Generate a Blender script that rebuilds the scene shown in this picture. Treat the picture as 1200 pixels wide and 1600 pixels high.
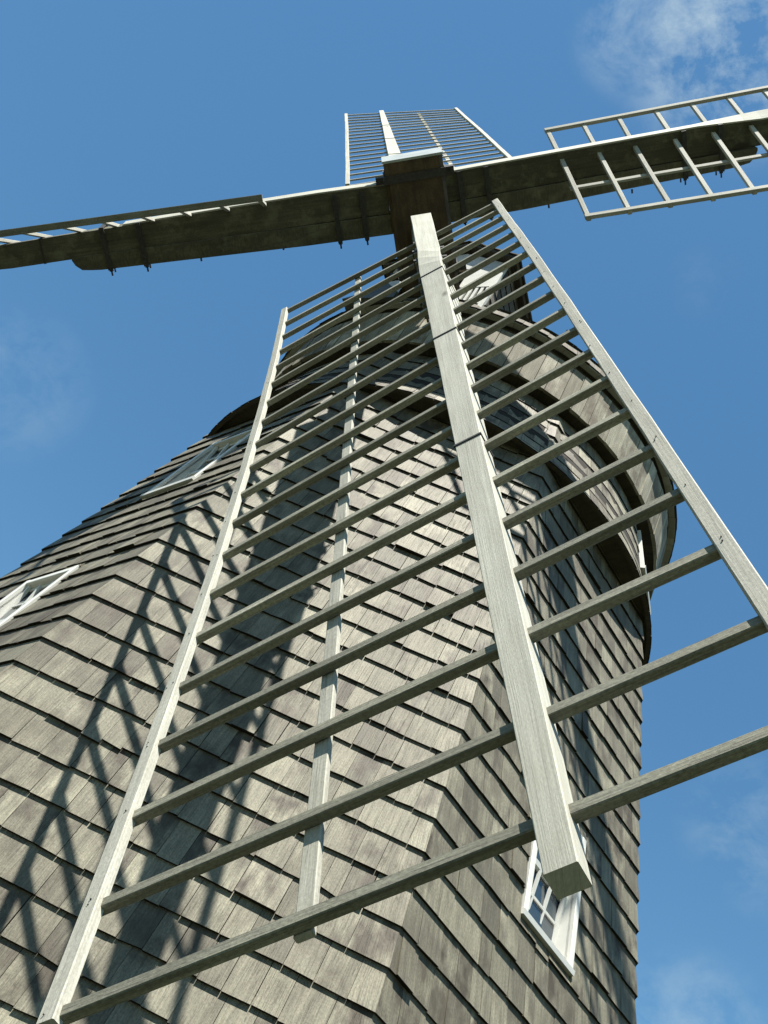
import bpy, math, random
import numpy as np
from mathutils import Matrix, Vector
random.seed(7); rnd = random.Random(7)
sc = bpy.context.scene
for o in list(bpy.data.objects): bpy.data.objects.remove(o)
col = sc.collection
R = math.radians
GZ = 9.45                                  # height of the reference level (eaves of the cap) above the grass

# ------------------------------------------------------------------ camera
CAM = np.array([4.25079696, -6.31016852, -7.84245825 + GZ])
CR = np.array([[0.89327049, 0.2429872, 0.37818654],
               [-0.05380337, -0.77747127, 0.62661281],
               [0.44628806, -0.58008244, -0.68141861]])      # rows: right, up, back
FPX = 1685.37
cam_d = bpy.data.cameras.new('camera'); cam = bpy.data.objects.new('camera', cam_d); col.objects.link(cam)
cam_d.sensor_fit = 'VERTICAL'; cam_d.sensor_height = 24.0; cam_d.lens = 24.0 * FPX / 1600
cam_d.clip_start = 0.05; cam_d.clip_end = 5000
M = Matrix.Identity(4)
for i in range(3):
    for j in range(3): M[j][i] = CR[i][j]
    M[i][3] = CAM[i]
cam.matrix_world = M
sc.camera = cam
def project(P):
    v = (np.asarray(P, float) - CAM) @ CR.T
    z = -v[..., 2]
    return np.stack([600 + FPX * v[..., 0] / z, 800 - FPX * v[..., 1] / z], -1), z

# ------------------------------------------------------------------ light, sky
SUN_AZ, SUN_EL = R(23.0), R(69.5)
sun_vec = Vector((math.sin(SUN_AZ) * math.cos(SUN_EL), -math.cos(SUN_AZ) * math.cos(SUN_EL), math.sin(SUN_EL)))
sd = bpy.data.lights.new('sun', 'SUN'); sd.energy = 5.0; sd.angle = R(0.53); sd.color = (1.0, 0.955, 0.865)
so = bpy.data.objects.new('sun', sd); col.objects.link(so)
so.rotation_euler = sun_vec.to_track_quat('Z', 'Y').to_euler(); so.location = (0, 0, 60)

world = bpy.data.worlds.new('World'); sc.world = world; world.use_nodes = True
nt = world.node_tree; nt.nodes.clear()
def N(t, **kw):
    n = nt.nodes.new(t)
    for k, v in kw.items(): setattr(n, k, v)
    return n
sky = N('ShaderNodeTexSky', sky_type='NISHITA', sun_disc=False)
sky.sun_elevation = SUN_EL; sky.sun_rotation = math.pi - SUN_AZ
sky.altitude = 0; sky.air_density = 1.0; sky.dust_density = 0.1; sky.ozone_density = 1.0
tc = N('ShaderNodeTexCoord')
def pix_dir(x, y):
    v = np.array([(x - 600) / FPX, -(y - 800) / FPX, -1.0]) @ CR
    return v / np.linalg.norm(v)
def math_n(op, a, b=None, c=None, clamp=False):
    m = N('ShaderNodeMath', operation=op); m.use_clamp = clamp
    for i, s in enumerate((a, b, c)):
        if s is None: continue
        if isinstance(s, (int, float)): m.inputs[i].default_value = s
        else: nt.links.new(s, m.inputs[i])
    return m.outputs[0]
def spot(x, y, rad_in, rad_out, amp):
    """patch of cirrus round a direction of the sky (angles in degrees)"""
    d = pix_dir(x, y)
    dp = N('ShaderNodeVectorMath', operation='DOT_PRODUCT'); nt.links.new(tc.outputs['Generated'], dp.inputs[0]); dp.inputs[1].default_value = d
    mr = N('ShaderNodeMapRange'); mr.interpolation_type = 'SMOOTHSTEP'
    nt.links.new(dp.outputs['Value'], mr.inputs[0])
    mr.inputs[1].default_value = math.cos(R(rad_out)); mr.inputs[2].default_value = math.cos(R(rad_in))
    mr.inputs[3].default_value = 0; mr.inputs[4].default_value = amp
    return mr.outputs[0]
def noise(scale, detail, rough, dist=0.0, vec=None, w=None):
    n = N('ShaderNodeTexNoise'); n.inputs['Scale'].default_value = scale; n.inputs['Detail'].default_value = detail
    n.inputs['Roughness'].default_value = rough; n.inputs['Distortion'].default_value = dist
    nt.links.new(vec if vec else tc.outputs['Generated'], n.inputs['Vector'])
    return n.outputs['Fac']
mp = N('ShaderNodeMapping'); mp.inputs['Scale'].default_value = (1.0, 1.15, 1.3); mp.inputs['Location'].default_value = (3.1, 0.4, 1.7)
nt.links.new(tc.outputs['Generated'], mp.inputs['Vector'])
fib = noise(15.0, 10.0, 0.66, 0.25, mp.outputs[0])
big = noise(2.6, 3.0, 0.5, 0.0, mp.outputs[0])
# in front: the patches seen; all round: the same thin cirrus in broken patches
patches = None
for s in (spot(1165, 50, 1.0, 6.8, 0.84), spot(1190, 1300, 0.3, 4.5, 0.24), spot(1080, 1640, 0.5, 5.0, 0.34),
          spot(20, 600, 0.5, 4.5, 0.15), spot(1100, 440, 0.2, 2.2, 0.06), spot(1010, 40, 1.0, 4.0, 0.45)):
    patches = s if patches is None else math_n('MAXIMUM', patches, s)
away = math_n('SUBTRACT', 1.0, spot(600, 800, 36, 46, 1.0))
rest = math_n('MULTIPLY', away, math_n('MULTIPLY', math_n('SUBTRACT', big, 0.5, clamp=True), 5.0, clamp=True))
mask = math_n('MAXIMUM', patches, rest)
den = math_n('MULTIPLY', math_n('SUBTRACT', fib, 0.41, clamp=True), 4.6, clamp=True)
cov = math_n('MULTIPLY', math_n('MULTIPLY', den, mask), 0.75)
mixc = N('ShaderNodeMix', data_type='RGBA')
nt.links.new(cov, mixc.inputs[0])
hs = N('ShaderNodeHueSaturation'); hs.inputs['Saturation'].default_value = 1.22
wbal = N('ShaderNodeMix', data_type='RGBA'); wbal.blend_type = 'MULTIPLY'; wbal.inputs[0].default_value = 1.0; wbal.inputs[7].default_value = (1.03, 1.12, 0.97, 1)
nt.links.new(sky.outputs[0], hs.inputs['Color'])
nt.links.new(hs.outputs[0], wbal.inputs[6]); nt.links.new(wbal.outputs[2], mixc.inputs[6]); mixc.inputs[7].default_value = (3.4, 4.2, 4.6, 1)
bg = N('ShaderNodeBackground'); bg.inputs['Strength'].default_value = 0.058
nt.links.new(mixc.outputs[2], bg.inputs['Color'])
wo = N('ShaderNodeOutputWorld'); nt.links.new(bg.outputs[0], wo.inputs['Surface'])
sc.view_settings.view_transform = 'Standard'; sc.view_settings.look = 'None'
sc.view_settings.exposure = 1.58; sc.view_settings.gamma = 1.0; sc.view_settings.use_curve_mapping = False

# ------------------------------------------------------------------ materials
def new_mat(name):
    m = bpy.data.materials.new(name); m.use_nodes = True; t = m.node_tree; t.nodes.clear()
    out = t.nodes.new('ShaderNodeOutputMaterial'); b = t.nodes.new('ShaderNodeBsdfPrincipled')
    t.links.new(b.outputs[0], out.inputs['Surface']); return m, t, b
class G:
    """small helper for node graphs"""
    def __init__(s, t): s.t = t
    def n(s, typ, **kw):
        n = s.t.nodes.new(typ)
        for k, v in kw.items(): setattr(n, k, v)
        return n
    def put(s, sock, v):
        if v is None: return
        if isinstance(v, bpy.types.NodeSocket): s.t.links.new(v, sock)
        else: sock.default_value = v
    def m(s, op, a, b=None, clamp=False):
        n = s.n('ShaderNodeMath', operation=op); n.use_clamp = clamp
        s.put(n.inputs[0], a); s.put(n.inputs[1], b); return n.outputs[0]
    def noise(s, vec, scale, detail=4, rough=0.55, dist=0.0):
        n = s.n('ShaderNodeTexNoise'); s.put(n.inputs['Vector'], vec)
        n.inputs['Scale'].default_value = scale; n.inputs['Detail'].default_value = detail
        n.inputs['Roughness'].default_value = rough; n.inputs['Distortion'].default_value = dist
        return n.outputs['Fac']
    def map(s, vec, scale=(1, 1, 1), loc=(0, 0, 0)):
        n = s.n('ShaderNodeMapping'); s.put(n.inputs['Vector'], vec)
        n.inputs['Scale'].default_value = scale; s.put(n.inputs['Location'], loc); return n.outputs[0]
    def rng(s, v, a, b, c, d):
        n = s.n('ShaderNodeMapRange'); s.put(n.inputs[0], v)
        for i, x in enumerate((a, b, c, d)): n.inputs[i + 1].default_value = x
        return n.outputs[0]
    def mix(s, f, a, b, mode='MIX'):
        n = s.n('ShaderNodeMix', data_type='RGBA'); n.blend_type = mode
        s.put(n.inputs[0], f); s.put(n.inputs[6], a); s.put(n.inputs[7], b); return n.outputs[2]
    def bump(s, h, strength, dist):
        n = s.n('ShaderNodeBump'); n.inputs['Strength'].default_value = strength; n.inputs['Distance'].default_value = dist
        s.put(n.inputs['Height'], h); return n.outputs[0]

def wood(name, c_lo, c_hi, stain, stain_amt, grain_x, grain_y, rough=0.8, spec=0.22, bump=0.5, moss=0.0, var=1.0, knots=False, con=1.0):
    """weathered wood: UV.x = metres across the grain, UV.y = metres along; 'tint' = random per piece"""
    kk = (0.53, 0.523, 0.495)
    c_lo, c_hi, stain = [tuple(c[i] * kk[i] for i in range(3)) + (1,) for c in (c_lo, c_hi, stain)]
    m, t, b = new_mat(name); g = G(t)
    uv = g.n('ShaderNodeUVMap', uv_map='uv').outputs[0]
    at = g.n('ShaderNodeAttribute', attribute_name='tint')
    sep = g.n('ShaderNodeSeparateColor'); g.put(sep.inputs[0], at.outputs['Color'])
    r1, r2, r3 = sep.outputs[0], sep.outputs[1], sep.outputs[2]
    geo = g.n('ShaderNodeNewGeometry').outputs['Position']
    warp = g.noise(g.map(uv, (9, 1.6, 1)), 1.0, 2, 0.5)
    wv = g.n('ShaderNodeVectorMath', operation='ADD'); g.put(wv.inputs[0], uv)
    cx = g.n('ShaderNodeCombineXYZ'); g.put(cx.inputs[0], g.m('MULTIPLY', warp, 0.012)); g.put(wv.inputs[1], cx.outputs[0])
    fine = g.noise(g.map(wv.outputs[0], (grain_x, grain_y, 1)), 1.0, 5, 0.65)
    broad = g.noise(g.map(wv.outputs[0], (grain_x * 0.2, grain_y * 0.45, 1)), 1.0, 4, 0.6)
    blotch = g.noise(g.map(uv, (7, 4.5, 1)), 1.0, 4, 0.6)
    speck = g.noise(g.map(uv, (130, 75, 1)), 1.0, 4, 0.7)
    base = g.mix(g.rng(r1, 0, 1, 0.5 - 0.5 * var, 0.5 + 0.5 * var), c_lo, c_hi)
    v = g.m('MULTIPLY', g.rng(fine, 0.25, 0.75, 1 - 0.38 * con, 1 + 0.38 * con), g.rng(broad, 0.3, 0.7, 1 - 0.28 * con, 1 + 0.26 * con))
    v = g.m('MULTIPLY', v, g.rng(speck, 0.32, 0.68, 1 - 0.34 * con, 1 + 0.34 * con))
    base = g.mix(1.0, base, g.n('ShaderNodeCombineColor').outputs[0], 'MULTIPLY') if False else base
    vv = g.n('ShaderNodeCombineXYZ'); [g.put(vv.inputs[i], v) for i in range(3)]
    base = g.mix(1.0, base, vv.outputs[0], 'MULTIPLY')
    sm = g.m('MULTIPLY', g.rng(blotch, 0.41, 0.62, 0, 1), g.rng(r2, 0.1, 1, 0.15, 1.0), clamp=True)
    base = g.mix(g.m('MULTIPLY', sm, stain_amt, clamp=True), base, stain)
    wave = g.noise(geo, 0.9, 3, 0.6)
    base = g.mix(g.m('MULTIPLY', g.rng(wave, 0.50, 0.72, 0, 0.55), stain_amt, clamp=True), base, (stain[0] * 1.2, stain[1] * 1.2, stain[2] * 1.25, 1))
    if moss:
        mo = g.noise(geo, 6.0, 5, 0.7)
        base = g.mix(g.m('MULTIPLY', g.rng(mo, 0.5, 0.7, 0, 1), moss, clamp=True), base, (0.16, 0.17, 0.10, 1))
    if knots:
        vo = g.n('ShaderNodeTexVoronoi'); g.put(vo.inputs['Vector'], g.map(uv, (3.2, 1.1, 1))); vo.inputs['Scale'].default_value = 1.0
        base = g.mix(g.rng(vo.outputs['Distance'], 0.03, 0.085, 0.85, 0.0), base, (0.035, 0.03, 0.02, 1))
    # fine dark checks along the grain
    crack = g.noise(g.map(wv.outputs[0], (grain_x * 0.55, grain_y * 0.35, 1), (5.3, 1.1, 0)), 1.0, 2, 0.4)
    ck = g.rng(g.m('ABSOLUTE', g.m('SUBTRACT', crack, 0.5)), 0.0, 0.012, 0.55, 0.0)
    base = g.mix(g.m('MULTIPLY', ck, r3, clamp=True), base, (0.05, 0.045, 0.04, 1))
    g.put(b.inputs['Base Color'], base)
    b.inputs['Roughness'].default_value = rough; b.inputs['Specular IOR Level'].default_value = spec
    h = g.m('ADD', g.m('MULTIPLY', fine, 0.7), g.m('SUBTRACT', g.m('MULTIPLY', speck, 0.3), g.m('MULTIPLY', ck, 0.4)))
    g.put(b.inputs['Normal'], g.bump(h, bump, 0.004))
    return m
M_shingle = wood('weathered_shingle', (0.105, 0.097, 0.071, 1), (0.365, 0.350, 0.268, 1), (0.062, 0.049, 0.031, 1), 1.1, 120, 6, 0.68, 0.35, 0.9)
M_roof = wood('roof_shingle', (0.09, 0.085, 0.07, 1), (0.22, 0.20, 0.17, 1), (0.05, 0.045, 0.035, 1), 0.7, 120, 6)
M_board = wood('grey_board', (0.27, 0.255, 0.205, 1), (0.56, 0.54, 0.45, 1), (0.11, 0.08, 0.055, 1), 0.85, 110, 4)
M_sail = wood('silvered_or_sunlit_timber', (0.45, 0.45, 0.405, 1), (0.61, 0.61, 0.555, 1), (0.32, 0.305, 0.24, 1), 0.4, 150, 3.5, 0.75, 0.25, 0.4, knots=False, con=0.6)
M_whip = wood('silvered_or_sunlit_beam', (0.52, 0.525, 0.475, 1), (0.63, 0.635, 0.575, 1), (0.36, 0.345, 0.27, 1), 0.5, 90, 2.2, 0.75, 0.25, 0.4, knots=True, con=0.5)
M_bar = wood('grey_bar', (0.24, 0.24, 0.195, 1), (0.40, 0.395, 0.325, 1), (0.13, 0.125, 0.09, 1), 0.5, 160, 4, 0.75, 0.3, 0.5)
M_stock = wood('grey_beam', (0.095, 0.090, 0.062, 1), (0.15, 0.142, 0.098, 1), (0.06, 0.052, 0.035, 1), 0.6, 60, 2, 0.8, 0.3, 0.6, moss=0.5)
M_shaft = wood('brown_beam', (0.10, 0.070, 0.038, 1), (0.15, 0.106, 0.06, 1), (0.045, 0.03, 0.017, 1), 0.8, 45, 1.6, 0.7, 0.3, 0.6)
M_under = wood('dark_soffit_and_eaves_shade', (0.085, 0.075, 0.055, 1), (0.13, 0.11, 0.08, 1), (0.06, 0.05, 0.035, 1), 0.5, 50, 3)
def simple(name, colr, rough, spec=0.5, metal=0.0, nscale=12, namt=0.12):
    m, t, b = new_mat(name); g = G(t)
    geo = g.n('ShaderNodeNewGeometry').outputs['Position']
    nz = g.noise(geo, nscale, 5, 0.6)
    d = tuple(c * (1 - namt * 2.2) for c in colr) + (1,)
    g.put(b.inputs['Base Color'], g.mix(g.rng(nz, 0.35, 0.7, 0, 1), tuple(colr) + (1,), d))
    b.inputs['Roughness'].default_value = rough; b.inputs['Specular IOR Level'].default_value = spec; b.inputs['Metallic'].default_value = metal
    g.put(b.inputs['Normal'], g.bump(nz, 0.2, 0.003)); return m
M_butt = wood('shaded_end_grain', (0.030, 0.026, 0.020, 1), (0.060, 0.050, 0.038, 1), (0.03, 0.022, 0.015, 1), 0.6, 60, 60, 0.85, 0.15, 0.6)  # end grain, darkened further to paint the shadow line under each butt
M_white = simple('white_paint', (0.50, 0.50, 0.465), 0.45, 0.5, 0, 14, 0.06)
M_iron = simple('rusty_iron', (0.035, 0.032, 0.03), 0.6, 0.5, 0.3, 30, 0.3)
M_tin = simple('pale_flashing', (0.26, 0.29, 0.285), 0.5, 0.5, 0.0, 6, 0.1)
M_lead = simple('grey_flashing', (0.08, 0.088, 0.085), 0.55, 0.5, 0.0, 5, 0.15)
M_dark = simple('dark_sheathing', (0.022, 0.019, 0.016), 0.9, 0.2)
M_glass = simple('window_glass', (0.03, 0.045, 0.055), 0.04, 1.0, 0, 2, 0.1)
mg, tg, bgd = new_mat('grass'); g = G(tg)
geo = g.n('ShaderNodeNewGeometry').outputs['Position']
g.put(bgd.inputs['Base Color'], g.mix(g.rng(g.noise(geo, 0.7, 6, 0.65), 0.3, 0.7, 0, 1), (0.017, 0.024, 0.008, 1), (0.034, 0.040, 0.016, 1)))
bgd.inputs['Roughness'].default_value = 0.9; g.put(bgd.inputs['Normal'], g.bump(g.noise(geo, 40, 5, 0.7), 0.8, 0.03))
M_grass = mg

# ------------------------------------------------------------------ mesh helpers
class MB:
    """collects polygons with UV (metres) and a random tint per piece"""
    def __init__(s): s.v = []; s.f = []; s.uv = []; s.t = []; s.mi = []
    def poly(s, pts, uvs, tint, mi=0):
        s.mi.append(mi)
        k = len(s.v); s.v += [tuple(map(float, p)) for p in pts]; s.f.append(list(range(k, k + len(pts)))); s.uv += list(uvs); s.t += [tint] * len(pts)
    def solid(s, ring_a, ring_b, tint, uva=None, uvb=None, ca=True, cb=True):
        pass
    def build(s, name, mat, parent=None, origin=None, smooth=False, weld=True):
        me = bpy.data.meshes.new(name)
        o3 = np.array(origin if origin is not None else (0, 0, 0), float)
        vs = np.array(s.v) - o3
        me.from_pydata(vs.tolist(), [], s.f)
        uv = me.uv_layers.new(name='uv'); uv.data.foreach_set('uv', np.array(s.uv, float).ravel())
        ca = me.color_attributes.new('tint', 'FLOAT_COLOR', 'CORNER')
        ca.data.foreach_set('color', np.array([(a, b, c, 1.0) for a, b, c in s.t], float).ravel())
        me.materials.append(mat)
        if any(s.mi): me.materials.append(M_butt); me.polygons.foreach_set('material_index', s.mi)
        me.update()
        o = bpy.data.objects.new(name, me); col.objects.link(o)
        o.location = o3
        if parent is not None:
            pl = parent_loc(parent); o.parent = parent; o.location = Vector(o3) - pl
        return o
def parent_loc(p):
    l = Vector((0, 0, 0))
    while p is not None: l = l + p.location; p = p.parent
    return l
def rt(): return (rnd.random(), rnd.random(), rnd.random())
def loft(mb, rings, tint=None, cap=True, u0=None):
    """rings: list of equal-length closed rings of points; UV along the length"""
    tint = tint or rt(); n = len(rings[0]); rings = [np.array(r, float) for r in rings]
    ou, ov = rnd.random() * 40, rnd.random() * 40
    L = [0.0]
    for a, b in zip(rings[:-1], rings[1:]): L.append(L[-1] + np.linalg.norm(b.mean(0) - a.mean(0)))
    per = [0.0]
    for i in range(n): per.append(per[-1] + np.linalg.norm(rings[0][(i + 1) % n] - rings[0][i]))
    for k in range(len(rings) - 1):
        A, B_ = rings[k], rings[k + 1]
        for i in range(n):
            j = (i + 1) % n
            mb.poly([A[i], A[j], B_[j], B_[i]],
                    [(ou + per[i], ov + L[k]), (ou + per[i + 1], ov + L[k]), (ou + per[i + 1], ov + L[k + 1]), (ou + per[i], ov + L[k + 1])], tint)
    if cap:
        c = rings[0]; mb.poly(c[::-1], [(ou + p[0], ov + p[1] + p[2]) for p in c[::-1]], tint)
        c = rings[-1]; mb.poly(c, [(ou + p[0], ov + p[1] + p[2]) for p in c], tint)
def rect(c, x, y, x0, x1, y0, y1, ch=0.0):
    c = np.asarray(c, float)
    if ch <= 0:
        return [c + x * x0 + y * y0, c + x * x1 + y * y0, c + x * x1 + y * y1, c + x * x0 + y * y1]
    return [c + x * (x0 + ch) + y * y0, c + x * (x1 - ch) + y * y0, c + x * x1 + y * (y0 + ch), c + x * x1 + y * (y1 - ch),
            c + x * (x1 - ch) + y * y1, c + x * (x0 + ch) + y * y1, c + x * x0 + y * (y1 - ch), c + x * x0 + y * (y0 + ch)]
def box(mb, c, x, y, z, hx, hy, hz, ch=0.0, tint=None):
    """box centred at c; the grain runs along z"""
    c = np.asarray(c, float)
    loft(mb, [rect(c - z * hz, x, y, -hx, hx, -hy, hy, ch), rect(c + z * hz, x, y, -hx, hx, -hy, hy, ch)], tint)
def rod(mb, a, b, r, n=8):
    a = np.asarray(a, float); b = np.asarray(b, float); d = (b - a) / np.linalg.norm(b - a)
    x = np.cross(d, (0.3, 0.2, 0.9)); x /= np.linalg.norm(x); y = np.cross(d, x)
    ring = lambda c: [c + (x * math.cos(t) + y * math.sin(t)) * r for t in np.linspace(0, 2 * math.pi, n, endpoint=False)]
    loft(mb, [ring(a), ring(b)])
def thing(name, loc, label, cat):
    o = bpy.data.objects.new(name, None); col.objects.link(o); o.location = loc; o.empty_display_size = 0.5
    o['label'] = label; o['category'] = cat; return o

# ------------------------------------------------------------------ ground
gm = MB(); S = 900.0; n = 24
for i in range(n):
    for j in range(n):
        a, b = -S + 2 * S * i / n, -S + 2 * S * j / n; d = 2 * S / n
        gm.poly([(a, b, 0), (a + d, b, 0), (a + d, b + d, 0), (a, b + d, 0)], [(0, 0)] * 4, (0.5, 0.5, 0.5))
ground = gm.build('ground', M_grass); ground['kind'] = 'structure'

# ------------------------------------------------------------------ tower geometry
Q = {'r0': 1.66921, 'n': 0.56663, 'm': 0.57655, 'w': 1.17543, 'win': -0.17451, 'wout': -0.17388, 'wq': -0.07064, 'rtip': 8.46197, 'wt': -0.33378, 'th_near': -0.01178, 'co_near': 0.01819, 'zo_near': -0.05706, 'dw_near': -0.13935, 'dr_near': 0.30307, 'lt_near': -0.04649, 'th_left': -0.00856, 'co_left': 0.02375, 'zo_left': 0.07978, 'dw_left': 0.11165, 'dr_left': -0.22794, 'lt_left': 0.00828, 'th_top': 0.01132, 'co_top': 0.00901, 'zo_top': -0.11051, 'dw_top': 0.12948, 'dr_top': 0.19509, 'lt_top': -0.02218, 'th_right': 0.00905, 'co_right': 0.0109, 'zo_right': 0.08779, 'dw_right': -0.10179, 'dr_right': -0.31771, 'lt_right': -0.01672, 'rA': 1.91252, 'sl': 0.2002, 'psi': 0.44144, 'sc': 0.20971, 'z1': -5.27524}
RA, SL, PSI, SCO = Q['rA'], Q['sl'], Q['psi'], Q['sc']
def corner(k, z, off=0.0):
    """z relative to the eaves level"""
    an = PSI + math.pi / 4 * (k - 1.5); rho = RA - SL * z + off / math.cos(math.pi / 8)
    return np.array([rho * math.sin(an), -rho * math.cos(an), z + GZ])
def half(z, off=0.0): return (RA - SL * z + off / math.cos(math.pi / 8)) * math.sin(math.pi / 8)
def fpt(k, x, z, off=0.0):
    """point on face k (between corners k and k+1): x metres from its middle, z, off metres proud"""
    an = PSI + math.pi / 4 * (k - 1.0); ap = (RA - SL * z) * math.cos(math.pi / 8) + off
    nx, ny = math.sin(an), -math.cos(an); ex, ey = math.cos(an), math.sin(an)
    return np.array([nx * ap + ex * x, ny * ap + ey * x, z + GZ])
tower = thing('windmill', (0, 0, 0), 'tapering eight-sided shingled windmill body with white sash windows and round shingled cap', 'windmill')
Z_TOP = -0.72; Z_BOT = -GZ
WIN = {0: [(-0.30, 0.30, -4.93, -4.08), (-0.30, 0.30, -2.85, -1.96)], 2: [(-0.26, 0.305, -4.97, -4.12)]}

# sheathing behind the shingles, with the window openings left out
wl = MB()
for k in range(8):
    zs = sorted({Z_BOT, Z_TOP} | {w[2] for w in WIN.get(k, [])} | {w[3] for w in WIN.get(k, [])})
    for z0, z1 in zip(zs[:-1], zs[1:]):
        w = [w for w in WIN.get(k, []) if w[2] <= z0 + 1e-6 and w[3] >= z1 - 1e-6]
        h0, h1 = half(z0), half(z1)
        spans = [(-h0, h0, -h1, h1)] if not w else [(-h0, w[0][0], -h1, w[0][0]), (w[0][1], h0, w[0][1], h1)]
        for a, b, c, d in spans:
            wl.poly([fpt(k, a, z0, -0.004), fpt(k, b, z0, -0.004), fpt(k, d, z1, -0.004), fpt(k, c, z1, -0.004)], [(a, z0), (b, z0), (d, z1), (c, z1)], (.5, .5, .5))
wl.build('sheathing', M_dark, tower)

def shingle_mb(mb, P, x0, x1, zb, zt, lim_b, lim_t, tb, tint, sk=0.0):
    """one wedge: P(x,z,off) -> point; butt thickness tb at zb"""
    tt = 0.0035
    c = lambda x, l: max(-l, min(l, x))
    xb0, xb1, xt0, xt1 = c(x0, lim_b), c(x1, lim_b), c(x0, lim_t), c(x1, lim_t)
    if xb1 - xb0 < 0.012: return None
    if xt1 - xt0 < 0.002: xt1 = xt0 + 0.002
    a, b = P(xb0, zb + sk, 0), P(xb1, zb - sk, 0)
    A, B_ = P(xb0, zb + sk, tb), P(xb1, zb - sk, tb)
    d, c2 = P(xt0, zt, 0), P(xt1, zt, 0)
    D, C = P(xt0, zt, tt), P(xt1, zt, tt)
    ou, ov = rnd.random() * 60, rnd.random() * 60
    uv = lambda *q: [(ou + s, ov + t) for s, t in q]
    mb.poly([A, B_, C, D], uv((x0, zb), (x1, zb), (x1, zt), (x0, zt)), tint)
    dk = (tint[0] * 0.5, tint[1], tint[2])
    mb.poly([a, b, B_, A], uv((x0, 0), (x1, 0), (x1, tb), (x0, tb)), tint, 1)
    mb.poly([b, c2, C, B_], uv((0, zb), (0, zt), (tt, zt), (tb, zb)), tint)
    mb.poly([a, A, D, d], uv((0, zb), (tb, zb), (tt, zt), (0, zt)), tint)
    return np.array([A, B_, C, D])
def screen_area(q):
    """visible size in the picture (square pixels of the 1200x1600 frame), 0 when it faces away or is outside"""
    n_ = np.cross(q[1] - q[0], q[2] - q[0])
    if n_ @ (CAM - q.mean(0)) <= 0: return 0.0
    p, z = project(q)
    if z.min() < 0.2: return 0.0
    c = p.mean(0)
    if not (-5 < c[0] < 1205 and -5 < c[1] < 1605): return 0.0
    x, y = p[:, 0], p[:, 1]
    return 0.5 * abs(np.dot(x, np.roll(y, 1)) - np.dot(y, np.roll(x, 1)))
def cut_spans(k, x0, x1, zb, zt):
    out = [(x0, x1, zb, zt)]
    for w in WIN.get(k, []):
        wx0, wx1, wz0, wz1 = w[0] - 0.005, w[1] + 0.005, w[2] - 0.035, w[3] + 0.005
        nw = []
        for a, b, c, d in out:
            if b <= wx0 or a >= wx1 or d <= wz0 or c >= wz1: nw.append((a, b, c, d)); continue
            if a < wx0: nw.append((a, wx0, c, d))
            if b > wx1: nw.append((wx1, b, c, d))
            m0, m1 = max(a, wx0), min(b, wx1)
            if c < wz0: nw.append((m0, m1, c, min(d, wz0)))
            if d > wz1 and d - max(c, wz1) > 0.02: nw.append((m0, m1, max(c, wz1), d))
        out = nw
    return out
pieces = []
z_first = Q['z1'] - 19 * SCO                 # lines the courses up with those seen on the near corner
ncourse = int((Z_TOP - z_first) / SCO) + 1
for k in range(8):
    for i in range(ncourse):
        zb = z_first + i * SCO
        if zb < Z_BOT: continue
        zt = min(zb + SCO + 0.045, Z_TOP)
        if zt - zb < 0.06: continue
        h = half(zb); x = -h - rnd.random() * 0.05
        amp, ph, fr = rnd.uniform(0.002, 0.010), rnd.random() * 6.3, rnd.uniform(1.5, 4)
        while x < h:
            wd = rnd.choice((0.09, 0.11, 0.13, 0.15, 0.17, 0.2)) * rnd.uniform(0.9, 1.1)
            if h - (x + wd) < 0.06: wd = h - x + 0.01
            gap = rnd.choice((0.001, 0.0015, 0.002, 0.003, 0.005))
            tb = rnd.uniform(0.021, 0.028)
            edge = (x < -h + 0.02) or (x + wd > h - 0.02)
            dz = amp * math.sin(ph + x * fr) * max(0.0, math.cos(1.62 * (x + wd / 2) / h)) + (0 if edge else rnd.gauss(0, 0.0024))
            if not edge and rnd.random() < 0.018: dz -= rnd.uniform(0.006, 0.028)
            if not edge and rnd.random() < 0.06: tb += rnd.uniform(0.004, 0.014)
            if edge: tb = 0.0245
            sk = 0 if edge else rnd.gauss(0, 0.0022)
            tint = (min(1, max(0, rnd.gauss(0.50, 0.17))), rnd.random(), rnd.random())
            for (a, b, c, d) in cut_spans(k, x + (0 if x < -h + 0.02 else gap / 2), x + wd - gap / 2, zb + dz, zt):
                if b - a < 0.012 or d - c < 0.02: continue
                mb = MB()
                P = lambda X, Zz, O, k=k: fpt(k, X, Zz, O)
                q = shingle_mb(mb, P, a, b, c, d, half(c, tb), half(d, 0.0035), tb, tint, sk)
                if q is None: continue
                # the strip that shows below the next course
                q2 = q.copy(); f = min(1.0, SCO / max(d - c, 1e-3)); q2[2] = q[1] + (q[2] - q[1]) * f; q2[3] = q[0] + (q[3] - q[0]) * f
                pieces.append((screen_area(q2), mb, q.mean(0)))
            x += wd
def emit(pieces, name, mat, parent, limit):
    pieces.sort(key=lambda p: -p[0])
    rest = MB()
    for i, (ar, mb, c) in enumerate(pieces):
        if i < limit and ar > 60: mb.build(name, mat, parent, origin=c)
        else:
            k = len(rest.v); rest.v += mb.v; rest.f += [[a + k for a in f] for f in mb.f]; rest.uv += mb.uv; rest.t += mb.t; rest.mi += mb.mi
    if rest.v:
        o = rest.build(name + '_cladding', mat, parent); o['kind'] = 'stuff'
emit(pieces, 'shingle', M_shingle, tower, 300)

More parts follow.
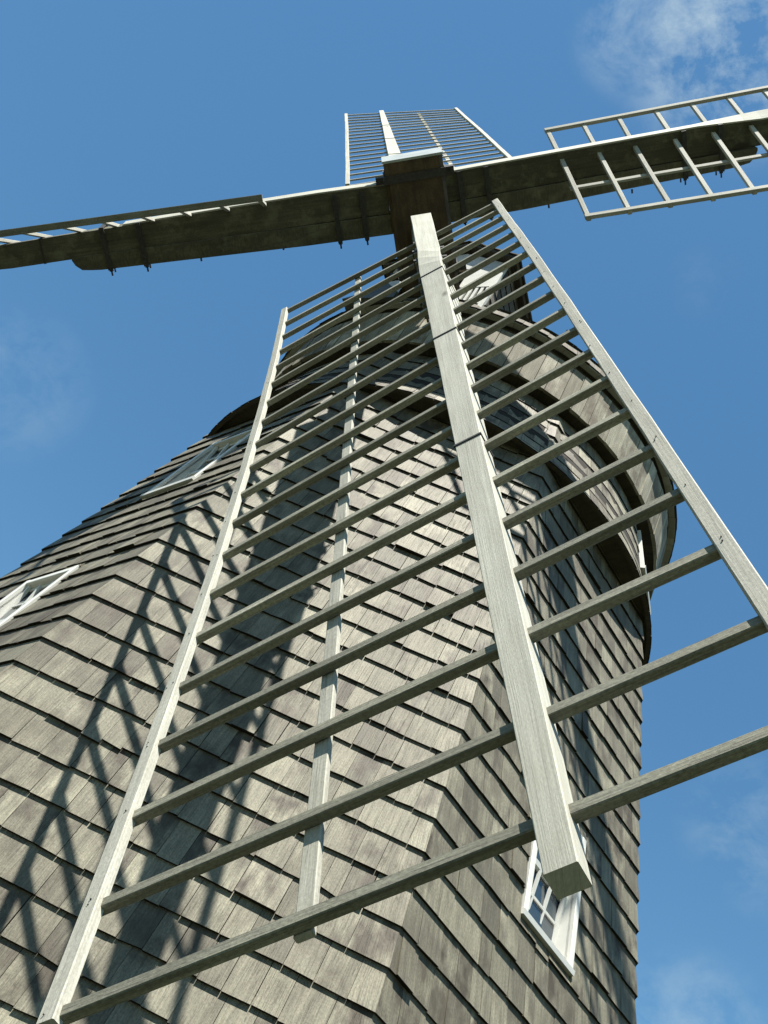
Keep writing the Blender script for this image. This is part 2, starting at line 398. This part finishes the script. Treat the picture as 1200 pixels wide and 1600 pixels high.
# ------------------------------------------------------------------ windows (plumb sashes set back in the battered wall)
def make_window(P, x0, x1, z0, z1, batter, parent, outn, ex, rows=2):
    """P(x,z,off): point on the wall; outn/ex horizontal unit vectors out of / along the wall"""
    up = np.array([0, 0, 1.0]); cw = 0.045
    wb = MB()
    nrm = outn * math.cos(math.atan(batter)) + up * math.sin(math.atan(batter)); sl = up * math.cos(math.atan(batter)) - outn * math.sin(math.atan(batter))
    def plank(a, b, hw, off0, off1, dirn):
        # board on the wall between wall points a and b
        d = (b - a) / np.linalg.norm(b - a); s = np.cross(nrm, d)
        loft(wb, [rect(a, s, nrm, -hw, hw, off0, off1, 0.003), rect(b, s, nrm, -hw, hw, off0, off1, 0.003)])
    plank(P(x0 + cw / 2, z0, 0), P(x0 + cw / 2, z1, 0), cw / 2, -0.01, 0.03, 0)
    plank(P(x1 - cw / 2, z0, 0), P(x1 - cw / 2, z1, 0), cw / 2, -0.01, 0.03, 0)
    plank(P(x0 + cw + .001, z1 - cw / 2, 0), P(x1 - cw - .001, z1 - cw / 2, 0), cw / 2, -0.01, 0.028, 0)
    # depth of the sash plane: flush at the head, deep at the sill
    ix0, ix1 = x0 + cw, x1 - cw; top = P((ix0 + ix1) / 2, z1 - cw, 0)
    back = 0.03
    zh, zs = z1 - cw, z0 + 0.01
    plane = lambda x, z: P(0, zh, 0) + ex * x + up * (z - zh) - outn * (back - batter * 0.7 * (zh - z))
    # cheeks
    for x, s in ((ix0, 1), (ix1, -1)):
        for dx in (0,):
            q = [P(x, zs, 0.006), P(x, zh, 0.006), plane(x, zh) - outn * 0.03, plane(x, zs) - outn * 0.03]
            e = ex * (-s * 0.02)
            r0_, r1_ = [p for p in q], [p + e for p in q]
            loft(wb, [r0_, r1_])
    q = [P(ix0, zh, 0.006), P(ix1, zh, 0.006), plane(ix1, zh) - outn * 0.03, plane(ix0, zh) - outn * 0.03]
    loft(wb, [q, [p + up * 0.02 for p in q]])
    win = wb.build('window', M_white, parent, origin=P((x0 + x1) / 2, (z0 + z1) / 2, 0))
    # sill
    sb = MB()
    a, b = P(x0 - 0.006, z0 + 0.0, 0), P(x1 + 0.006, z0 + 0.0, 0)
    prof = lambda c: [c + outn * 0.042 - up * 0.035, c + outn * 0.042 - up * 0.004, c - outn * (batter * (z1 - z0) + back) + up * 0.03, c - outn * (batter * (z1 - z0) + back) - up * 0.01, c - outn * 0.004 - up * 0.035]
    loft(sb, [prof(a), prof(b)])
    sb.build('sill', M_white, win, origin=a)
    # two sashes, each 3 x 2 panes; the upper one stands proud of the lower
    zm = (zh + zs) / 2; st = 0.032; mu = 0.016
    for (za, zb_, off) in ((zs + 0.02, zm + 0.012, -0.014), (zm - 0.012, zh, 0.0)):
        fb = MB()
        pt = lambda x, z, o: plane(x, z) + outn * (off + o)
        def bar(xa, xb, zc, zd, o0=-0.012, o1=0.010):
            c = (pt(xa, zc, 0) + pt(xb, zd, 0)) / 2
            box(fb, c + outn * (o0 + o1) / 2, ex, outn, up, abs(xb - xa) / 2, (o1 - o0) / 2, abs(zd - zc) / 2)
        bar(ix0, ix0 + st, za, zb_); bar(ix1 - st, ix1, za, zb_)
        bar(ix0 + st, ix1 - st, za, za + st); bar(ix0 + st, ix1 - st, zb_ - st, zb_)
        X = [ix0 + st + (ix1 - ix0 - 2 * st) * i / 3 for i in range(4)]; Zr = [za + st + (zb_ - za - 2 * st) * i / rows for i in range(rows + 1)]
        for xx in X[1:-1]: bar(xx - mu / 2, xx + mu / 2, za + st, zb_ - st, -0.010, 0.008)
        for zz in Zr[1:-1]:
            for i in range(3): bar(X[i] + mu / 2, X[i + 1] - mu / 2, zz - mu / 2, zz + mu / 2, -0.010, 0.008)
        fb.build('sash', M_white, win, origin=pt((ix0 + ix1) / 2, (za + zb_) / 2, 0))
        for i in range(3):
            for j in range(rows):
                pb = MB(); xa, xb, zc, zd = X[i], X[i + 1], Zr[j], Zr[j + 1]
                tl = rnd.uniform(-0.002, 0.002)
                pb.poly([pt(xa, zc, -0.003 + tl), pt(xb, zc, -0.003), pt(xb, zd, -0.003 - tl), pt(xa, zd, -0.003)], [(0, 0)] * 4, (.5, .5, .5))
                pb.build('pane', M_glass, win, origin=pt((xa + xb) / 2, (zc + zd) / 2, 0))
    return win
for k, ws in WIN.items():
    an = PSI + math.pi / 4 * (k - 1.0)
    for w in ws:
        make_window(lambda x, z, o, k=k: fpt(k, x, z, o), *w, SL * math.cos(math.pi / 8), tower,
                    np.array([math.sin(an), -math.cos(an), 0]), np.array([math.cos(an), math.sin(an), 0]))

# ------------------------------------------------------------------ cap
CX, CY = 0.037, 0.024
def cyl(az, r, z): return np.array([CX + r * math.sin(az), CY - r * math.cos(az), z + GZ])
DZ0, DZ1, DR0, DR1 = -1.50, -0.66, 2.245, 2.00
drum_r = lambda z: DR0 + (DR1 - DR0) * ((z - DZ0) / (DZ1 - DZ0)) ** 0.8 if z > DZ0 else DR0
DWIN = (R(84), R(98), -1.16, -0.72)     # small window in the skirt
ps = []; nc = 5; ch = (DZ1 - DZ0) / nc
for i in range(nc):
    zb = DZ0 + i * ch; zt = min(zb + ch + 0.04, DZ1 + 0.02)
    az = rnd.random() * 0.1; end = az + 2 * math.pi
    while az < end - 0.01:
        wd = rnd.choice((0.10, 0.12, 0.14, 0.17)) * rnd.uniform(0.9, 1.1) / DR0
        if end - az - wd < 0.03: wd = end - az
        a0, a1 = az, az + wd - 0.0015; az += wd
        am = ((a0 + a1) / 2) % (2 * math.pi)
        if DWIN[0] - 0.01 < am < DWIN[1] + 0.01 and zb + ch > DWIN[2] and zb < DWIN[3]: continue
        tb = rnd.uniform(0.012, 0.018); dz = rnd.uniform(-0.003, 0.003)
        tint = (min(1, max(0, rnd.gauss(0.5, 0.22))), rnd.random(), rnd.random())
        mb = MB()
        P = lambda X, Zz, O: cyl(X / DR0, drum_r(Zz) + O, Zz)
        q = shingle_mb(mb, P, a0 * DR0, a1 * DR0, zb + dz, zt, 1e9, 1e9, tb, tint)
        ps.append((screen_area(q), mb, q.mean(0)))
CAPPS = ps
def ring_surface(mb, prof, n=96, tint=(.5, .5, .5), a0=0, a1=2 * math.pi):
    for i in range(n):
        t0, t1 = a0 + (a1 - a0) * i / n, a0 + (a1 - a0) * (i + 1) / n
        for (r0_, z0_), (r1_, z1_) in zip(prof[:-1], prof[1:]):
            pts = [cyl(t0, r0_, z0_), cyl(t1, r0_, z0_), cyl(t1, r1_, z1_), cyl(t0, r1_, z1_)]
            if r1_ < 1e-4: pts = pts[:3]
            u = 2.2
            mb.poly(pts, [(t0 * u, r0_ + z0_), (t1 * u, r0_ + z0_), (t1 * u, r1_ + z1_), (t0 * u, r1_ + z1_)][:len(pts)], tint)
sk = MB(); ring_surface(sk, [(DR0 - 0.010, DZ0), (DR1 - 0.006, DZ1)])
cap = sk.build('cap', M_dark, tower, origin=(CX, CY, GZ - 1.1)); cap['label'] = 'round shingled cap with a ring of grey boards and a white gable'
emit(CAPPS, 'shingle', M_shingle, cap, 0)
so_ = MB(); ring_surface(so_, [(1.75, DZ0 + 0.03), (DR0 - 0.03, DZ0 + 0.03), (DR0 - 0.03, DZ0 - 0.006), (DR0 + 0.004, DZ0 - 0.006), (DR0 + 0.002, DZ0 + 0.03)])
so_.build('soffit', M_under, cap, origin=(CX, CY, GZ - 1.47))
# ring of vertical boards and its underside
BZ0, BZ1, BR = -0.635, -0.150, 2.125
s2 = MB(); ring_surface(s2, [(1.9, BZ0 + 0.05), (BR - 0.03, BZ0 + 0.05)]); s2.build('soffit', M_under, cap, origin=(CX, CY, GZ - 0.6))
az = 0.0
while az < 2 * math.pi - 0.01:
    wd = rnd.uniform(0.09, 0.20) / BR
    if 2 * math.pi - az - wd < 0.05: wd = 2 * math.pi - az
    b = MB(); off = rnd.uniform(-0.007, 0.007); a0, a1 = az + 0.0012, az + wd - 0.0012; zz = BZ0 + rnd.uniform(-0.010, 0.006)
    rings = []
    for z in (zz, BZ1):
        rings.append([cyl(a0, BR - 0.028, z), cyl(a1, BR - 0.028, z), cyl(a1, BR + off, z), cyl(a0, BR + off, z)])
    loft(b, rings); b.build('board', M_board, cap, origin=cyl((a0 + a1) / 2, BR, -0.33)); az += wd
fr = MB(); ring_surface(fr, [(2.075, BZ1 - 0.02), (2.075, -0.04)]); ring_surface(fr, [(2.075, BZ1 + 0.0), (2.10, BZ1 + 0.0)])
fr.build('eaves_shade_band', M_under, cap, origin=(CX, CY, GZ - 0.1))  # added recess; its dark band stands in for the eaves' shadow
for zz, rr_, hh in ((-0.052, 2.172, 0.013), (-0.018, 2.158, 0.011)):   # doubled eaves course, butts coloured pale to look sunlit
    az = rnd.random() * 0.1; end = az + 2 * math.pi; b = MB()
    while az < end:
        wd = rnd.uniform(0.08, 0.22); j = rnd.uniform(-0.006, 0.006); jz = rnd.uniform(-0.003, 0.003); a0, a1 = az, az + wd / rr_ - 0.0015
        loft(b, [[cyl(a_, rr_ - 0.06, zz + jz), cyl(a_, rr_ + j, zz + jz), cyl(a_, rr_ + j, zz + jz + hh), cyl(a_, rr_ - 0.06, zz + jz + hh)] for a_ in (a0, a1)])
        az += wd / rr_
    o = b.build('eaves_course', M_sail, cap, origin=(CX, CY, GZ)); o['kind'] = 'stuff'
# roof: low dome of shingle courses
prof = [(2.165, -0.03), (2.13, 0.09), (2.06, 0.20), (1.96, 0.33), (1.83, 0.45), (1.67, 0.57), (1.48, 0.68), (1.27, 0.78), (1.04, 0.87), (0.8, 0.94), (0.55, 1.0), (0.3, 1.04)]
rf = MB(); ring_surface(rf, [(1.95, -0.04), (2.12, -0.04)] + [(r - 0.012, z) for r, z in prof] + [(0.0, 1.06)]); rf.build('roof_deck', M_under, cap, origin=(CX, CY, GZ))
rs_ = MB()
for (r0_, z0_), (r1_, z1_) in zip(prof[:-1], prof[1:]):
    az = rnd.random() * 0.1; end = az + 2 * math.pi
    while az < end:
        wd = rnd.uniform(0.09, 0.17) / r0_; tb = rnd.uniform(0.012, 0.022); j = rnd.uniform(-0.006, 0.006)
        d = np.array([r1_ - r0_, z1_ - z0_]); L_ = np.linalg.norm(d); d /= L_; nrm2 = np.array([d[1], -d[0]])
        def P(X, Zz, O): r_ = r0_ + d[0] * Zz + nrm2[0] * O; z_ = z0_ + d[1] * Zz + nrm2[1] * O; return cyl(X / r0_, r_, z_)
        shingle_mb(rs_, P, az * r0_, (az + wd) * r0_ - 0.002, j - 0.02, L_ + 0.03, 1e9, 1e9, tb, (min(1, max(0, rnd.gauss(0.5, 0.2))), rnd.random(), rnd.random()))
        az += wd
o = rs_.build('roof_shingle_cladding', M_roof, cap); o['kind'] = 'stuff'
pg = MB(); P0 = cyl(R(38), 2.14, 0.02); rod(pg, P0, P0 + np.array([0.05, -0.04, 0.13]), 0.012); pg.build('peg', M_iron, cap, origin=P0)
# small window in the skirt
az_m = (DWIN[0] + DWIN[1]) / 2; on = np.array([math.sin(az_m), -math.cos(az_m), 0]); exv = np.array([math.cos(az_m), math.sin(az_m), 0])
bt = (DR0 - DR1) / (DZ1 - DZ0)
rm = drum_r((DWIN[2] + DWIN[3]) / 2)
def Pd(x, z, o): return np.array([CX, CY, GZ + z]) + on * (rm - 0.005 - bt * (z - (DWIN[2] + DWIN[3]) / 2) + o) + exv * x
make_window(Pd, -0.27, 0.27, DWIN[2], DWIN[3], bt, tower, on, exv, rows=1)

# gable through which the windshaft passes
X3, Y3, Z3 = np.eye(3)
YF = -2.02
gx0, gx1, gxp, gze, gzp, gzb = -0.47, 0.66, 0.20, 0.86, 1.16, -0.02
wf = MB()
V = lambda x, y, z: np.array([x, y, z + GZ])
def slab(mb, pts2, y0, y1):
    a = [V(x, y0, z) for x, z in pts2]; b = [V(x, y1, z) for x, z in pts2]
    loft(mb, [a, b])
# white boards above the slats, hole for the shaft left open between x -0.24 and 0.34
slab(wf, [(0.345, 0.42), (gx1, 0.42), (gx1, gze), (gxp + 0.15, 1.03), (0.345, 1.03)], YF, YF + 0.03)
slab(wf, [(gx0, 0.0), (-0.245, 0.0), (-0.245, 0.96), (gx0, gze)], YF, YF + 0.03)
slab(wf, [(-0.244, 0.78), (0.344, 0.78), (0.344, 1.03), (gxp, 1.10), (-0.244, 0.96)], YF, YF + 0.03)
slab(wf, [(gx1 - 0.001, gzb), (gx1 + 0.05, gzb), (gx1 + 0.05, gze), (gx1 - 0.001, gze)], YF - 0.012, YF + 0.04)
gb = wf.build('gable', M_white, cap, origin=V(0.1, YF, 0.5))
for i in range(6):
    sb = MB(); x = 0.362 + i * 0.053
    slab(sb, [(x, gzb), (x + 0.028, gzb), (x + 0.028, 0.418), (x, 0.418)], YF + 0.004, YF + 0.024)
    sb.build('slat', M_white, cap, origin=V(x, YF, 0.1))
bk = MB(); slab(bk, [(0.345, gzb), (gx1, gzb), (gx1, gze), (gx0, gze), (gx0, gzb)], YF + 0.10, YF + 0.11)
bk.build('backing', M_dark, cap, origin=V(0.1, YF + 0.1, 0.4))
ck = MB()
for i in range(7):   # shingled cheek walls
    zb = gzb - 0.02 + i * 0.13; zt = min(zb + 0.16, gze)
    for sgn, gx in ((1, gx1 + 0.05), (-1, gx0)):
        y = YF + 0.02
        while y < -0.9:
            wd = rnd.uniform(0.09, 0.16)
            P = (lambda X, Zz, O: V(gx + O, X, Zz)) if sgn > 0 else (lambda X, Zz, O: V(gx - O, -X, Zz))
            a, b = (y, y + wd - .002) if sgn > 0 else (-(y + wd - .002), -y)
            shingle_mb(ck, P, a, b, zb, zt, 1e9, 1e9, 0.015, rt()); y += wd
o = ck.build('cheek_shingle_cladding', M_roof, cap); o['kind'] = 'stuff'
ch2 = MB()
slab(ch2, [(gx1 + 0.03, gzb - 0.1), (gx1 + 0.045, gzb - 0.1), (gx1 + 0.045, gze), (gx1 + 0.03, gze)], YF + 0.041, -0.9)
slab(ch2, [(gx0, gzb - 0.1), (gx0 + 0.015, gzb - 0.1), (gx0 + 0.015, gze), (gx0, gze)], YF + 0.031, -0.9)
ch2.build('cheek', M_under, cap, origin=V(0.1, -1.5, 0.4))
rg = MB()
for sgn, ex0 in ((1, gx1 + 0.13), (-1, gx0 - 0.10)):
    ez = gze - 0.05
    dxy = np.array([gxp - ex0, gzp - ez]); L_ = np.linalg.norm(dxy); dxy /= L_; nn = np.array([-dxy[1], dxy[0]]); nn *= 1 if nn[1] > 0 else -1
    y = YF - 0.10
    slab(rg, [(ex0, ez), (gxp, gzp), tuple(np.array([gxp, gzp]) + nn * 0.03), tuple(np.array([ex0, ez]) + nn * 0.03)], YF - 0.07, -0.6)
    for j in range(4):
        s0, s1 = L_ * j / 4, L_ * (j + 1) / 4 + 0.03; y = YF - 0.09
        while y < -0.6:
            wd = rnd.uniform(0.09, 0.16)
            def P(X, Zz, O):
                q = np.array([ex0, ez]) + dxy * Zz + nn * (0.031 + O); return V(q[0], X * sgn, q[1])
            a, b = (y, y + wd - .002) if sgn > 0 else (-(y + wd - .002), -y)
            shingle_mb(rg, P, a, b, s0 - 0.02, s1, 1e9, 1e9, 0.016, rt()); y += wd
o = rg.build('gable_roof', M_roof, cap)
fl = MB()   # grey flashing apron left of the shaft
slab(fl, [(-0.62, -0.01), (-0.10, -0.01), (-0.10, 0.10), (-0.30, 0.30), (-0.50, 0.06)], YF - 0.16, YF - 0.004)
fl.build('flashing', M_lead, cap, origin=V(-0.4, YF - 0.1, 0.05))

# ------------------------------------------------------------------ sails
WEA = {'left': (-0.245, -0.23), 'top': (-0.0125, -0.1112), 'right': (-0.2906, -0.3885)}
Q.update(th_left=0.0313, co_left=0.0338, zo_left=0.0935, dr_left=-0.3834, lt_left=-0.11,
         th_top=0.0115, co_top=0.0173, zo_top=-0.1364, dr_top=0.1649, lt_top=-0.0271,
         th_right=0.0085, co_right=0.0106, zo_right=0.0958, dr_right=-0.3292, lt_right=0.0184)
BW = np.array([[0.896051, -0.443951, 0.0], [0.094031, 0.189787, -0.977312], [0.433878, 0.875722, 0.211804]])                         # rows: world axes in the sail frame
AX = np.array([-0.0, -0.0, -2.92121])
w2 = lambda P: BW @ (np.asarray(P) - AX) + np.array([0, 0, GZ])
wv = lambda v: BW @ np.asarray(v)
HUB = w2([0, 0, 0])
rotor = thing('windmill_sails', tuple(HUB), 'four weathered wooden lattice sails on a square brown windshaft', 'windmill sails')
TH = {'near': -math.pi / 2, 'left': math.pi, 'top': math.pi / 2, 'right': 0.0}
Zs = np.array([0, 0, 1.0])
def aframe(arm):
    th = TH[arm] + Q['th_' + arm]; co = Q['co_' + arm]
    d0 = np.array([math.cos(th), math.sin(th), 0]); t = np.array([math.sin(th), -math.cos(th), 0])
    return d0 * math.cos(co) + Zs * math.sin(co), t, -d0 * math.sin(co) + Zs * math.cos(co)
def weather(arm, s):
    if arm in WEA: return WEA[arm][0] + (WEA[arm][1] - WEA[arm][0]) * s
    return Q['win'] + (Q['wout'] - Q['win']) * s + Q['wq'] * s * (1 - s) * 4 + Q['dw_' + arm]
def apt(arm, r, u=0.0, w=0.0, z=0.0):
    """world point at radius r, u metres along the weathered width, z metres in front"""
    d, t, a = aframe(arm)
    T = t * math.cos(w) + a * math.sin(w); Nn = -t * math.sin(w) + a * math.cos(w)
    return w2(d * r + T * u + Nn * z + Zs * Q['zo_' + arm] + t * Q['lt_' + arm])
def axes(arm, w):
    d, t, a = aframe(arm)
    return wv(d), wv(t * math.cos(w) + a * math.sin(w)), wv(-t * math.sin(w) + a * math.cos(w))
def lerp(x, a, b, c, d): s = min(1, max(0, (x - a) / (b - a))); return c + (d - c) * s
def whip_sec(arm, r, rt_):
    tw = lerp(r, 2.55, 3.1, 0, Q['wt'] if arm in ('near', 'right') else Q['wt'] * 0.3)
    wd = lerp(r, 0.3, 3.2, 0.170, 0.150) if r < 3.2 else lerp(r, 3.2, rt_, 0.150, 0.070)
    af = lerp(r, 3.0, rt_, 0.045, 0.034); ab = lerp(r, 3.0, 4.6, -0.20, -0.085) if r < 4.6 else lerp(r, 4.6, rt_, -0.085, -0.034)
    if arm == 'left':          # this whip lies a little behind the bars
        af = lerp(r, 1.0, 3.7, 0.045, -0.028) if r < 3.7 else lerp(r, 3.7, rt_, -0.028, 0.03); ab = lerp(r, 1.0, 3.7, -0.20, -0.235) if r < 3.7 else lerp(r, 3.7, rt_, -0.235, -0.04)
    return tw, wd, af, ab
STRAPS = (0.44, 0.68, 2.42, 2.74)
for arm in ('near', 'left', 'top', 'right'):
    r_out = Q['r0'] + Q['dr_' + arm] + (8 - Q['r0'])
    rtip = Q['rtip'] if arm == 'near' else r_out + 0.16
    wb = MB(); rings = []
    rr = ([1.08, 1.12, 1.5,] if arm == 'near' else [0.21, 0.8, 1.5,]) + [ 2.2, 2.55, 2.75, 2.95, 3.1, 3.6] + list(np.linspace(4.2, rtip, 9))
    for r in rr:
        tw, wd, af, ab = whip_sec(arm, r, rtip); d, T, Nn = axes(arm, tw)
        jx = rnd.uniform(-0.002, 0.002)
        rings.append(rect(apt(arm, r, jx, tw, 0), T, Nn, -wd / 2, wd / 2, ab, af, 0.0022))
    loft(wb, rings)
    whip = wb.build('whip', M_stock if arm in ('left', 'right') else M_whip, rotor, origin=apt(arm, 0.21))  # side whips take the dark stock colour, painting in their underside shade
    LB = {'near': 'near sail pointing down towards the viewer', 'left': 'left sail seen edge-on', 'top': 'far sail pointing up behind the shaft end', 'right': 'right sail seen from below'}
    whip['label'] = 'weathered main beam of the ' + LB[arm]
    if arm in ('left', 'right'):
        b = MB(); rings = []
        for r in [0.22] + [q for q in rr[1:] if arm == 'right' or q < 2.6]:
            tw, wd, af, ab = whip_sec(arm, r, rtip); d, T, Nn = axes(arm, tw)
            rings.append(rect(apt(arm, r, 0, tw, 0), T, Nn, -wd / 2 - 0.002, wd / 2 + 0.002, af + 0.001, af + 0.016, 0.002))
        loft(b, rings); b.build('sunlit_edge_strip', M_whip, whip, origin=apt(arm, 2))  # added strip; its pale colour paints the sunlit front edge
    for i in range(20):
        s = i / 19; r = Q['r0'] + Q['dr_' + arm] + (8 - Q['r0']) * s; w = weather(arm, s)
        d, T, Nn = axes(arm, w); jz = rnd.uniform(-0.002, 0.002); jr = rnd.uniform(-0.006, 0.006)
        b = MB(); u0, u1 = -Q['n'] - 0.012, Q['w'] + 0.03
        hr = (0.0125 if arm == 'top' else 0.0175) * rnd.uniform(0.93, 1.07); hd = 0.009 if arm == 'top' else 0.015
        sag = rnd.uniform(-0.009, 0.006)
        rings = [rect(apt(arm, r + jr + sag * (1 - ((u - 0.3) / 0.9) ** 2), u, w, jz), d, Nn, -hr, hr, -hd, hd, 0.003) for u in np.linspace(u0, u1, 5)]
        loft(b, rings); b.build('sail_bar', M_bar if arm == 'near' else M_sail, whip, origin=apt(arm, r, 0, w))  # bars off the near sail coloured paler, painting their sunlit sides
    for key, off, th_, wd in ((('n', 0.012, 0.027, 0.018), ('w', 0.012, 0.027, 0.018), ('m', -0.028, 0.012, 0.025)) if arm == 'left' else (('n', 0.012, 0.017, 0.0235), ('w', 0.012, 0.017, 0.0235), ('m', -0.027, 0.010, 0.023))):
        b = MB(); rings = []; bow, bow2 = rnd.uniform(-0.008, 0.008), rnd.uniform(-0.004, 0.004)
        for i in np.linspace(-0.06, 19.08 if key != 'm' else 19.04, 22):
            s = i / 19; r = Q['r0'] + Q['dr_' + arm] + (8 - Q['r0']) * s; w = weather(arm, min(1, max(0, s))); d, T, Nn = axes(arm, w)
            u = {'n': -Q['n'], 'w': Q['w'], 'm': Q['m']}[key] + rnd.uniform(-0.0015, 0.0015) + bow * math.sin(math.pi * s) + bow2 * math.sin(2.7 * math.pi * s + 1)
            rings.append(rect(apt(arm, r, u, w, off), T, Nn, -wd, wd, -th_, th_, 0.003))
        loft(b, rings); b.build('hem_lath', M_bar if (arm == 'left' and key == 'n') else M_sail, whip, origin=apt(arm, 4, 0, 0))  # left narrow-side lath coloured darker, painting its unlit side
    if arm == 'near':
        b = MB()
        for i in range(20):
            s_ = i / 19; r = Q['r0'] + Q['dr_' + arm] + (8 - Q['r0']) * s_; w = weather(arm, s_); d, T, Nn = axes(arm, w)
            for u in (-Q['n'], Q['w']):
                for q in (-0.009, 0.010):
                    if rnd.random() < 0.45: continue
                    c = apt(arm, r + q + rnd.uniform(-.003, .003), u + rnd.uniform(-.013, .013), w, 0.0312)
                    rod(b, c - Nn * 0.002, c + Nn * 0.0008, rnd.uniform(0.0018, 0.0026), 6)
        o = b.build('nails', M_iron, whip, origin=apt(arm, 4)); o['kind'] = 'stuff'
    for r in (STRAPS[2:] if arm == 'near' else STRAPS):
        b = MB(); d, T, Nn = axes(arm, 0); hw = 0.112; a1, a0 = (0.02 if arm in ('near', 'left') else 0.047), -0.392 + max(0, r - 1) * 0.021; c = apt(arm, r)
        for (x0, x1, y0, y1) in ((-hw, hw, a1 - 0.008, a1), (-hw, hw, a0, a0 + 0.008), (-hw, -hw + 0.008, a0 + .009, a1 - .009), (hw - 0.008, hw, a0 + .009, a1 - .009)):
            loft(b, [rect(c - d * 0.02, T, Nn, x0, x1, y0, y1), rect(c + d * 0.02, T, Nn, x0, x1, y0, y1)])
        for sx in (-0.075, 0.075):
            q = c + T * sx + Nn * (a0 - 0.001); rod(b, q, q - Nn * 0.055, 0.008, 6); rod(b, q, q - Nn * 0.016, 0.018, 6)
        b.build('iron_strap', M_iron, whip, origin=c)
    for r in (1.2, 1.95):      # through bolts
        b = MB(); d, T, Nn = axes(arm, 0); q = apt(arm, r) + T * 0.05 - Nn * 0.379; rod(b, q, q - Nn * 0.035, 0.009, 6); b.build('bolt', M_iron, whip, origin=q)
    for r in (3.3, 4.75, 6.25):
        tw, wd, af, ab = whip_sec(arm, r, rtip); d, T, Nn = axes(arm, tw); b = MB(); c = apt(arm, r)
        h = wd / 2 + 0.004
        for (x0, x1, y0, y1) in ((-h, h, af + 0.001, af + 0.005), (-h, -wd / 2 - 0.0005, ab, af), (wd / 2 + 0.0005, h, ab, af), (-h, h, ab - 0.005, ab - 0.001)):
            loft(b, [rect(c - d * 0.006, T, Nn, x0, x1, y0, y1), rect(c + d * 0.006, T, Nn, x0, x1, y0, y1)])
        b.build('iron_band', M_iron, whip, origin=c)
# stocks: long beams through the shaft, behind the whips
for a1, a2 in (('near', 'top'), ('left', 'right')):
    b = MB(); rings = []
    prof_s = [(3.06, -0.205, -0.235), (3.04, -0.205, -0.28), (2.99, -0.205, -0.325), (2.92, -0.205, -0.335), (2.82, -0.205, -0.345), (2.0, -0.205, -0.36), (1.0, -0.205, -0.38), (0.22, -0.205, -0.38)]
    for arm, seq in ((a1, prof_s), (a2, prof_s[::-1])):
        for r, y1, y0 in seq:
            d, T, Nn = axes(arm, 0); sg = 1 if arm == a1 else -1
            rings.append(rect(apt(arm, r), T * sg, Nn, -0.095, 0.095, y0, y1, 0.006))
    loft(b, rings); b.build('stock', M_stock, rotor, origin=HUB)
# windshaft
e1, e2, ea = wv((1, 0, 0)), wv((0, 1, 0)), wv((0, 0, 1))
c = HUB + e1 * 0.052
b = MB(); loft(b, [rect(c + ea * t, e1, e2, -h, h, -h2, h3, 0.03) for t, h, h2, h3 in ((-3.0, .22, .22, .22), (-1.3, 0.255, 0.25, .25), (-0.9, 0.262, 0.25, .25), (-0.1, 0.26, 0.25, .24), (0.33, 0.258, 0.25, .06))])
sh = b.build('windshaft', M_shaft, rotor, origin=HUB)
b = MB(); loft(b, [rect(c + ea * t, e1, e2, -h, h, -0.258, 0.075, 0.01) for t, h in ((0.331, 0.266), (0.352, 0.266))]); b.build('end_cover', M_tin, sh, origin=c)
for t in (0.19, -0.66):
    b = MB(); hi = 0.262 if t < 0 else 0.150
    for (x0, x1, y0, y1) in ((-.272, .272, -.262, -.252), (-.272, .272, hi - .01, hi), (-.274, -.264, -.251, hi - .011), (.264, .274, -.251, hi - .011)):
        loft(b, [rect(c + ea * (t - .035), e1, e2, x0, x1, y0, y1), rect(c + ea * (t + .035), e1, e2, x0, x1, y0, y1)])
    for sx in (-1, 1):
        q = c + ea * t + e1 * sx * 0.274 - e2 * 0.2
        box(b, q + e1 * sx * 0.035, e1, e2, ea, 0.034, 0.03, 0.03); rod(b, q + e1 * sx * 0.04 - e2 * 0.05, q + e1 * sx * 0.04 + e2 * 0.05, 0.012, 6)
    b.build('iron_band', M_iron, sh, origin=c + ea * t)
